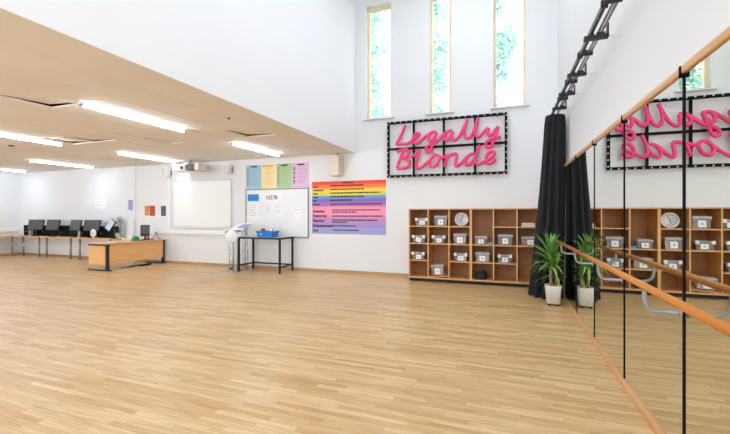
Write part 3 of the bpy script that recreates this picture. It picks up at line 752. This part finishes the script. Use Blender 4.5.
bk = thing('basket', 'bright blue plastic basket on the black table', 'basket', (-5.82, 8.50, th+.0005))
b = MB(); w0, w1, d0, d1, h = .215, .25, .13, .155, .145
for (a, c, e) in ((w0, d0, 0), ):
    A = [(-w0, -d0, 0), (w0, -d0, 0), (w0, d0, 0), (-w0, d0, 0)]; B = [(-w1, -d1, h), (w1, -d1, h), (w1, d1, h), (-w1, d1, h)]; t = .008
    va = [b.bm.verts.new(p) for p in A]; vb = [b.bm.verts.new(p) for p in B]
    vi = [b.bm.verts.new((x*(1-t/abs(x)), y*(1-t/abs(y)), h)) for x, y, z in B]; vj = [b.bm.verts.new((x*(1-t/abs(x)), y*(1-t/abs(y)), t)) for x, y, z in A]
    b.bm.faces.new(va); b.bm.faces.new(vj)
    for i in range(4):
        k = (i+1) % 4
        b.bm.faces.new((va[i], va[k], vb[k], vb[i])); b.bm.faces.new((vb[i], vb[k], vi[k], vi[i])); b.bm.faces.new((vi[i], vi[k], vj[k], vj[i]))
b.build('tub', M['blue'], bk)
b = MB(); r_ = .262
b.tube([(-w1-.004, -d1-.004, h), (w1+.004, -d1-.004, h), (w1+.004, d1+.004, h), (-w1-.004, d1+.004, h)], .009, 8, closed=True); b.build('rim', M['blue'], bk)
bx('sticker', mat('pale_blue_sticker', (150, 206, 240), .5), -.13, -d1-.004, .05, -.07, -d0-.0135, .09, bk)
MB().lathe([(.001, .10), (.05, .115), (.062, .155), (.05, .20), (.001, .215)], (-.09, -.02, -.09), 18).build('brown_ball', M['brown']).location = (-5.85, 8.5, th+.10)
tag(bpy.data.objects['brown_ball'], 'brown rounded lump poking out of the blue basket', 'ball')
o = MB().box(-.09, -.01, 0, .09, .01, .16, .004, Matrix.Rotation(.5, 4, 'Y')).build('crumpled_paper', M['paper']); o.location = (-5.74, 8.55, th+.10); tag(o, 'white paper sheet sticking out of the blue basket', 'paper')
o = MB().tube([(0, 0, 0), (.05, .01, .13), (.075, .0, .2)], .012, 8).build('marker_pen', M['darkgrey']); o.location = (-5.67, 8.43, th+.03); tag(o, 'dark marker pen leaning from the right side of the blue basket', 'pen')
o = MB().box(-.06, -.06, 0, .06, .06, .1, .01).build('grey_pouch', M['slate']); o.location = (-5.80, 8.47, th+.05); tag(o, 'small dark grey pouch in the middle of the blue basket', 'pouch')

lc = thing('lectern', 'silver truss lectern with slanted top left of the black table', 'lectern', (-6.62, 8.18, 0))
bx('base_plate', M['alu'], -.26, -.16, 0, .055, .56, .015, lc)
def truss(cx, cy, w, z0, z1):
    t = MB(); rr_ = .009
    for sx in (-1, 1):
        for sy in (-1, 1): t.tube([(cx+sx*w/2, cy+sy*w/2, z0), (cx+sx*w/2, cy+sy*w/2, z1)], rr_, 8)
    n = 6; dz = (z1-z0)/n
    for k in range(n):
        for sy in (-1, 1):
            s = 1 if k % 2 else -1
            t.tube([(cx-s*w/2, cy+sy*w/2, z0+k*dz), (cx+s*w/2, cy+sy*w/2, z0+(k+1)*dz)], .0045, 6)
            t.tube([(cx+sy*w/2, cy-s*w/2, z0+k*dz), (cx+sy*w/2, cy+s*w/2, z0+(k+1)*dz)], .0045, 6)
    return t
truss(-.015, -.02, .14, .015, 1.02).build('truss_column', M['alu'], lc); truss(-.02, .46, .10, .015, 1.14).build('truss_column', M['alu'], lc)
bx('clamp_box', M['darkgrey'], -.055, -.12, .06, .025, -.1005, .12, lc)
tp = MB().box(-.24, -.20, 0, .26, .34, .02, .004).build('slanted_top', M['white'], lc); tp.location = (.03, .10, 1.10); tp.rotation_euler = (math.radians(22), math.radians(-6), 0)
bx('book_ledge', M['steel'], -.24, -.215, .0005, .26, -.2005, .05, tp)
o = MB().box(-.16, -.11, 0, .16, .11, .012, .003, Matrix.Rotation(math.radians(-18), 4, 'Z')).build('folder', M['lilac']); o.location = (-6.45, 8.36, 1.175); o.rotation_euler = (math.radians(22), math.radians(-6), 0); tag(o, 'blue lilac folder lying on the slanted lectern top', 'folder')
o = MB().lathe([(.002, -.008), (.15, -.006), (.155, 0), (.15, .006), (.002, .008)], n=32, axis='Y').build('white_disc', M['paper']); o.location = (-6.50, 7.93, .93); o.rotation_euler = (math.radians(-8), 0, math.radians(40)); tag(o, 'round white disc hanging on the front of the lectern', 'disc')
MB().tube([(0, 0, .15), (.03, .05, .18)], .004, 6).build('hanging_cord', M['steel'], o)

# ---------------------------------------------------------------- teacher desk
dk = thing('teacher_desk', 'beech office desk with black cantilever legs standing against the back wall', 'desk', (-9.72, 7.05, 0))
DL_, DW = 1.83, .80
bx('desk_top', M['desk'], -DW, -.02, .705, .02, DL_, .73, dk, .003)
bx('modesty_panel', M['desk'], -.045, .06, .19, -.022, DL_-.06, .70, dk)
bx('end_panel', M['desk'], -DW+.02, .035, .17, -.11, .055, .70, dk)
for y in (.0, DL_-.10):
    l = MB(); l.box(-.10, y, .03, -.02, y+.06, .68, .006); l.box(-DW+.05, y, .66, .0, y+.05, .7045, .004)
    l.box(-DW+.04, y-.005, 0, .05, y+.065, .032, .008)
    l.build('leg', M['black'], dk)
# things under and on the desk
def cable(pts, r, label, m, loc):
    o = MB().tube(smooth(pts, 6), r, 8).build('cable', m); o.location = loc; return tag(o, label, 'cable')
rr = random.Random(5)
for k, lab in enumerate(('black cable coiled on the floor under the teacher desk, near its wall leg', 'black cable lying under the middle of the teacher desk', 'grey cable strewn under the teacher desk panel')):
    pts = [(rr.uniform(-.05, .05), -.24+.48*i/9+rr.uniform(-.04, .04), .011) for i in range(10)]
    cable(pts, .010, lab, M['black'] if k < 2 else M['grey'], ((-10.02, -9.96, -10.12)[k], (8.40, 7.85, 8.20)[k], 0))
o = MB().box(-.05, -.17, 0, .05, .17, .05, .008).build('power_strip', M['blackm']); o.location = (-9.84, 8.25, .0005); tag(o, 'black power strip on the floor under the teacher desk', 'power strip')
dm = thing('desk_terminal', 'small black screen standing at the wall end of the teacher desk', 'monitor', (-10.02, 8.40, .7305), math.radians(48))
bx('base', M['blackm'], -.10, -.07, 0, .10, .07, .02, dm, .006)
bx('stem', M['blackm'], -.025, .0, .02, .025, .04, .2, dm)
sc_ = MB().box(-.12, -.02, 0, .12, .02, .33, .008).build('screen', M['blackm'], dm); sc_.location = (0, -.02, .115); sc_.rotation_euler = (math.radians(-8), 0, 0)
bx('display', M['screen'], -.10, -.0235, .07, .10, -.0205, .30, sc_)
o = MB().lathe([(.045, 0), (.05, .04), (.03, .09), (.02, .12)], n=16).build('red_tape_dispenser', M['red']); o.location = (-9.86, 8.36, .7305); tag(o, 'dark red gadget in front of the small black screen', 'desk gadget')
o = MB().prism([(-.12, 0), (.10, 0), (.06, .12), (-.02, .14)], 'X', -.06, .06).build('green_holder', M['green']); o.location = (-9.95, 8.02, .7305); tag(o, 'small green desk holder on the teacher desk', 'desk holder')
o = MB().lathe([(.035, 0), (.04, .10), (.037, .10), (.03, .01)], n=18).build('paper_cup', M['offwhite']); o.location = (-10.05, 7.75, .7305); tag(o, 'cream cup on the teacher desk left of the green holder', 'cup')
cable([(0, -.12, .012), (.02, -.02, .10), (.0, .05, .22), (.02, .09, .10), (0, .14, .03), (.02, .24, .012)], .009, 'black cable looping up right of the small black screen', M['black'], (-9.90, 8.62, .7305))
cable([(-.02, -.25, .012), (.03, -.12, .014), (-.01, 0, .012), (.02, .14, .014), (0, .25, .012)], .008, 'black cable lying flat along the teacher desk top', M['black'], (-9.82, 8.3, .7305))
o = MB().box(-.11, -.16, 0, .11, .16, .006).build('desk_paper', M['paper']); o.location = (-10.2, 7.6, .7305); tag(o, 'white papers lying on the near half of the teacher desk', 'paper')

# ---------------------------------------------------------------- computer desks
def cdesk(x0, x1, y0, y1, legs, label):
    d = thing('computer_desk', label, 'desk', ((x0+x1)/2, y0, 0), 0, 'computer desks along the far walls')
    cx = (x0+x1)/2
    bx('worktop', M['deskx'], x0-cx, 0, .705, x1-cx, y1-y0, .735, d, .003)
    for x, y in legs:
        l = MB().tube([(x-cx, y-y0, .02), (x-cx, y-y0, .705)], .03, 14).build('leg', M['steel'], d)
        MB().lathe([(.045, 0), (.045, .012), (.031, .02)], (x-cx, y-y0, 0), 16).build('foot', M['steel'], l)
    return d
CY0, CY1 = 8.42, 8.925
cdesk(-16.33, -15.07, CY0, CY1, [(-16.15, 8.62), (-15.27, 8.62)], 'beech computer desk holding the leftmost monitor')
cdesk(-15.065, -13.42, CY0, CY1, [(-14.87, 8.62), (-13.64, 8.62)], 'beech computer desk holding the two middle monitors')
cdesk(-13.415, -11.50, CY0, CY1, [(-13.19, 8.62), (-11.75, 8.62)], 'beech computer desk holding the pale fan and the tilted screen')
cdesk(-16.93, -16.335, 6.2, CY1, [(-16.45, 8.45), (-16.45, 6.6)], 'beech worktop along the left wall at the photo edge')

def monitor(x, y, w, rz, label):
    m_ = thing('monitor', label, 'monitor', (x, y, .7355), rz, 'row of monitors on the computer desks')
    bx('stand_base', M['blackm'], -.11, -.02, 0, .11, .12, .014, m_, .004)
    bx('stand_neck', M['blackm'], -.025, .055, .014, .025, .08, .36, m_)
    s = MB().box(-w/2, -.018, 0, w/2, .018, .36, .006).build('screen_housing', M['blackm'], m_); s.location = (0, .03, .215); s.rotation_euler = (math.radians(-10), 0, 0)
    bx('display', M['screen'], -w/2+.015, -.0205, .02, w/2-.015, -.0185, .345, s)
    return m_
monitor(-15.26, 8.46, .70, .10, 'dark monitor at the left end of the desk row')
monitor(-14.36, 8.46, .60, .06, 'dark monitor second from the left, turned slightly aside')
monitor(-13.24, 8.46, .60, -.1, 'dark monitor third from the left on the desks')
monitor(-12.52, 8.50, .70, .05, 'wide dark monitor just behind the pale round fan')
def pc(x, w, label, y=8.778, h=.37):
    p = thing('desktop_computer', label, 'computer', (x, y, .7355), 0, 'black computer cases on the desk row')
    bx('case', M['blackm'], -w/2, -.14, 0, w/2, .14, h, p, .006)
    bx('front_panel', M['jet'], -w/2+.01, -.146, .01, w/2-.01, -.1405, h-.01, p)
    bx('drive_slot', M['grey'], -w*.3, -.149, h*.35, -w*.3+.05, -.1465, h*.42, p)
    return p
pc(-15.87, .58, 'black computer case at the far left of the desk row')
pc(-14.98, .50, 'black computer case between the first and second monitors')
pc(-13.98, .52, 'black computer case between the second and third monitors')
pc(-12.96, .50, 'black computer case between the third and fourth monitors')
pc(-12.08, .55, 'black computer case behind the tilted pale blue screen')
o = MB().box(-.05, -.04, 0, .05, .04, .20, .01).build('card_reader', M['grey']); o.location = (-15.52, 8.50, .736); tag(o, 'grey card reader in front of the leftmost monitor', 'card reader')
o = MB().lathe([(.05, 0), (.055, .02), (.035, .15), (.05, .19)], n=16).build('grey_cup', M['alu']); o.location = (-13.03, 8.5, .736); tag(o, 'pale grey pot in front of the third monitor', 'pot')
# round pale fan
fn = thing('round_fan', 'pale round fan head facing out in front of the fourth monitor', 'fan', (-12.29, 8.44, .7355))
MB().lathe([(.055, 0), (.055, .012), (.02, .02)], (0, .01, 0), 20).build('base', M['white'], fn)
MB().lathe([(.004, -.028), (.10, -.024), (.128, -.01), (.132, .0), (.128, .012), (.05, .03), (.004, .032)], (0, 0, .155), 28, 'Y').build('grille', M['clip'], fn)
MB().lathe([(.028, -.034), (.03, -.03), (.03, -.0285)], (0, 0, .155), 16, 'Y').build('hub', M['grey'], fn)
# tilted touchscreen
ts = thing('touchscreen', 'tilted screen with pale blue display at the right end of the desk row', 'screen', (-11.66, 8.56, .7355), -.25)
bx('base', M['blackm'], -.12, -.05, 0, .12, .12, .03, ts, .006)
MB().tube([(0, .06, .03), (.03, .08, .2), (0, .02, .36)], .03, 10).build('arm', M['blackm'], ts)
s = MB().box(-.17, -.02, 0, .17, .02, .36, .01).build('housing', M['blackm'], ts); s.location = (-.02, -.10, .26); s.rotation_euler = (math.radians(-24), math.radians(20), 0)
bx('display', M['tablet'], -.15, -.024, .02, .15, -.0205, .34, s)
# desk fan behind
df = thing('desk_fan', 'small wire desk fan on a stalk right of the tilted screen', 'fan', (-11.36, 8.66, .7355), .2)
MB().lathe([(.09, 0), (.09, .015), (.02, .03)], n=20).build('base', M['offwhite'], df)
MB().tube([(0, 0, .03), (0, 0, .46)], .012, 10).build('stalk', M['steel'], df)
b = MB()
for r in (.13, .10, .065):
    b.tube([(r*math.cos(2*PI*k/24), -.04, .55+r*math.sin(2*PI*k/24)) for k in range(24)], .005, 6, closed=True)
for k in range(12):
    a = PI*k/12; b.tube([(.13*math.cos(a), -.04, .55+.13*math.sin(a)), (-.13*math.cos(a), -.04, .55-.13*math.sin(a))], .003, 5)
b.build('cage', M['steel'], df)
MB().lathe([(.03, -.03), (.04, .02), (.03, .06)], (0, 0, .55), 14, 'Y').build('motor', M['offwhite'], df)
b = MB()
for k in range(3):
    a = 2*PI*k/3; b.box(.02, -.012, -.03, .11, -.006, .03, 0, Matrix.Translation((0, -.015, .55)) @ Matrix.Rotation(a, 4, 'Y')); 
b.build('blade', M['clip'], df)
o = MB().box(-.09, -.06, 0, .09, .06, .16, .012).build('cream_box', M['offwhite']); o.location = (-11.20, 8.50, .7355); tag(o, 'cream box at the right end of the computer desks', 'box')
o = MB().tube([(0, 0, 0), (.0, .0, .30)], .022, 10).build('dark_bottle', M['darkgrey']); o.location = (-11.28, 8.52, .7355); tag(o, 'slim dark bottle beside the cream box', 'bottle')
o.location = (-11.40, 8.48, .7355)
bpy.data.objects['cream_box'].location = (-11.60, 8.75, .7355)
o = MB().box(-.115, -.045, 0, .115, .045, 1.34, .006).build('white_cabinet_box', M['white']); o.location = (-11.18, BACK-.0855, 0); tag(o, 'white upright box fixed to the pier below the lilac notice', 'wall box')

# ---------------------------------------------------------------- ceiling lights and sensors
def batten(x, y0, L, label, first=None):
    if first: return copy_tree(first, (x, y0, LOW), label)
    t = thing('ceiling_batten_light', label, 'ceiling light', (x, y0, LOW), 0, 'linear lights under the low ceiling')
    bx('housing', M['white'], -.022, 0, -.03, .022, L, -.0005, t)
    d = MB(); d.prism([(-.012, -.0305), (.012, -.0305), (.028, -.039), (.028, -.048), (.014, -.057), (-.014, -.057), (-.028, -.048), (-.028, -.039)], 'Y', .03, L-.03); d.build('diffuser', M['tube'], t)
    for y in (0, L-.03): bx('end_cap', M['grey'], -.03, y, -.059, .03, y+.0295, -.0305, t)
    return t
BL = [(-5.43, 3.55, 'lit ceiling light nearest the viewer, below the slipped tile'), (-5.43, 6.62, 'lit ceiling light nearest the pastel posters'),
      (-9.0, 3.72, 'lit ceiling light cut by the left edge of the photo, nearer of the two'), (-8.95, 6.70, 'lit ceiling light nearest the projector'),
      (-12.5, 6.78, 'lit ceiling light above the middle of the computer desks'), (-15.95, 6.78, 'lit ceiling light furthest left, above the far corner'),
      (-9.0, .65, 'ceiling light out of frame in the second row'),  # from here on unseen lights, added to brighten the low area
      (-12.5, 3.75, 'ceiling light out of frame in the third row'), (-12.5, .65, 'ceiling light out of frame in the third row, nearest the viewer'), (-15.95, 3.9, 'ceiling light out of frame in the far row')]
b0 = batten(*BL[0][:2], 1.8, BL[0][2])
for x, y, l in BL[1:]: batten(x, y, 1.8, l, b0)
sd = thing('smoke_detector', 'small dark-rimmed smoke detector on the low ceiling at far left', 'smoke detector', (-10.28, 5.26, LOW))
MB().lathe([(.06, -.0005), (.06, -.012), (.045, -.03), (.02, -.034)], n=20).build('dome', M['slate'], sd)
MB().lathe([(.075, -.0004), (.075, -.006), (.061, -.007)], n=20).build('rim', M['white'], sd)
o = MB().lathe([(.022, -.0005), (.022, -.012), (.012, -.02)], n=14).build('ceiling_sensor', M['darkgrey']); o.location = (-4.13, 4.97, LOW); tag(o, 'tiny dark sensor on the low ceiling near its edge', 'sensor')

# ---------------------------------------------------------------- outside
struct(bx('ground_outside', M['grass'], -30, BACK+.31, -.3, 20, 45, -.1))
def tree(x, y, h, rad, n, label, seed, lean=0):
    r = random.Random(seed)
    t = thing('tree', label, 'tree', (x, y, -.1), 0, 'trees outside the high windows')
    b = MB().tube([(0, 0, 0), (.0, .02, h*.5), (lean, 0, h*.95)], lambda q: .11*(1-.75*q), 10)
    for k in range(9):
        a = r.uniform(0, 2*PI); z = h*r.uniform(.35, .85); L = rad*r.uniform(.3, .6)
        b.tube([(0.05, 0, z), (L*.5*math.cos(a), L*.5*math.sin(a), z+L*.3), (L*math.cos(a), L*math.sin(a), z+L*.45)], lambda q: .045*(1-.8*q), 6)
    b.build('trunk', M['bark'], t)
    f = MB()
    cl = []
    for k in range(34):
        a = r.uniform(0, 2*PI); q = rad*.9*r.random()**.7; cl.append((q*math.cos(a), q*math.sin(a), h*(.40+.60*k/33), r.uniform(.35, .7)))
    for k in range(n):
        cx, cy, cz, cr = r.choice(cl); v = Vector((r.gauss(0, 1), r.gauss(0, 1), r.gauss(0, 1))); v = v.normalized()*cr*r.random()**.4
        p = Vector((cx, cy, cz))+v; s = r.uniform(.05, .10)
        u = Vector((r.gauss(0, 1), r.gauss(0, 1), r.gauss(0, 1))).normalized(); w = u.orthogonal().normalized()
        f.quad(p-u*s, p-w*s*.5, p+u*s, p+w*s*.5)
    f.build('foliage', M['foliage'], t)
tree(-5.2, 14.0, 10.5, .8, 8000, 'pale leafy tree seen in the left high window', 21)
tree(-2.78, 14.0, 10.2, .7, 7000, 'pale leafy tree seen in the middle high window', 22)
tree(-.52, 14.2, 10.4, .9, 8500, 'pale leafy tree seen at the left of the right high window', 23)

# ---------------------------------------------------------------- light
w = bpy.data.worlds.new('sky'); SC.world = w; w.use_nodes = True
bgn = w.node_tree.nodes['Background']; bgn.inputs['Color'].default_value = (.90, .96, 1.0, 1); bgn.inputs['Strength'].default_value = 2.6
def area(name, loc, rot, sx, sy, power, col):
    l = bpy.data.lights.new(name, 'AREA'); l.shape = 'RECTANGLE'; l.size = sx; l.size_y = sy; l.energy = power; l.color = col
    o = bpy.data.objects.new(name, l); COL.objects.link(o); o.location = loc; o.rotation_euler = rot; return o
# added fill lamps shining in through the assumed openings behind the viewer
area('fill_light_hall', (-1.2, FRONT-.25, 3.9), (PI/2, 0, 0), 3.6, 5.6, 50, (.90, .96, 1))
area('fill_light_low', (-13.25, FRONT-.25, 1.8), (PI/2, 0, 0), 4.4, 1.8, 100, (.80, .91, 1))
area('fill_light_low', (-7.25, FRONT-.25, 1.8), (PI/2, 0, 0), 4.4, 1.8, 100, (.80, .91, 1))
# unseen fill lamps, added to brighten the high hall
for k, y in enumerate((3.3, 5.3, 7.2)):
    t = thing('fill_pendant', ('added square fill lamp, unseen high above the viewer', 'added square fill lamp, unseen high above the middle of the floor', 'added square fill lamp, unseen high above the cubby shelves')[k], 'hall lamp', (-.75, y, HIGH-.5))
    bx('housing', M['white'], -.45, -.45, 0, .45, .45, .08, t); bx('diffuser', M['panel'], -.4, -.4, -.012, .4, .4, -.0005, t)
    for sx in (-.35, .35): MB().tube([(sx, 0, .08), (sx, 0, .4999)], .006, 6).build('suspension_rod', M['steel'], t)

# ---------------------------------------------------------------- camera
cd = bpy.data.cameras.new('camera'); cam = bpy.data.objects.new('camera', cd); COL.objects.link(cam)
cam.location = (0, 0, 1.5); cam.rotation_euler = (PI/2, 0, math.radians(20.1))
cd.sensor_width = 36; cd.lens = 36*382/730; cd.shift_y = -3/730; cd.clip_start = .05; cd.clip_end = 200
SC.camera = cam
vs = SC.view_settings; vs.view_transform = 'Standard'; vs.look = 'None'; vs.exposure = 0.55; vs.gamma = 1; vs.use_curve_mapping = False
SC.cycles.use_denoising = True; SC.cycles.denoising_prefilter = 'NONE'; SC.cycles.max_bounces = 10; SC.cycles.diffuse_bounces = 6; SC.cycles.glossy_bounces = 5; SC.cycles.transparent_max_bounces = 16
SC.cycles.caustics_reflective = True; SC.cycles.caustics_refractive = False; SC.cycles.sample_clamp_indirect = 6
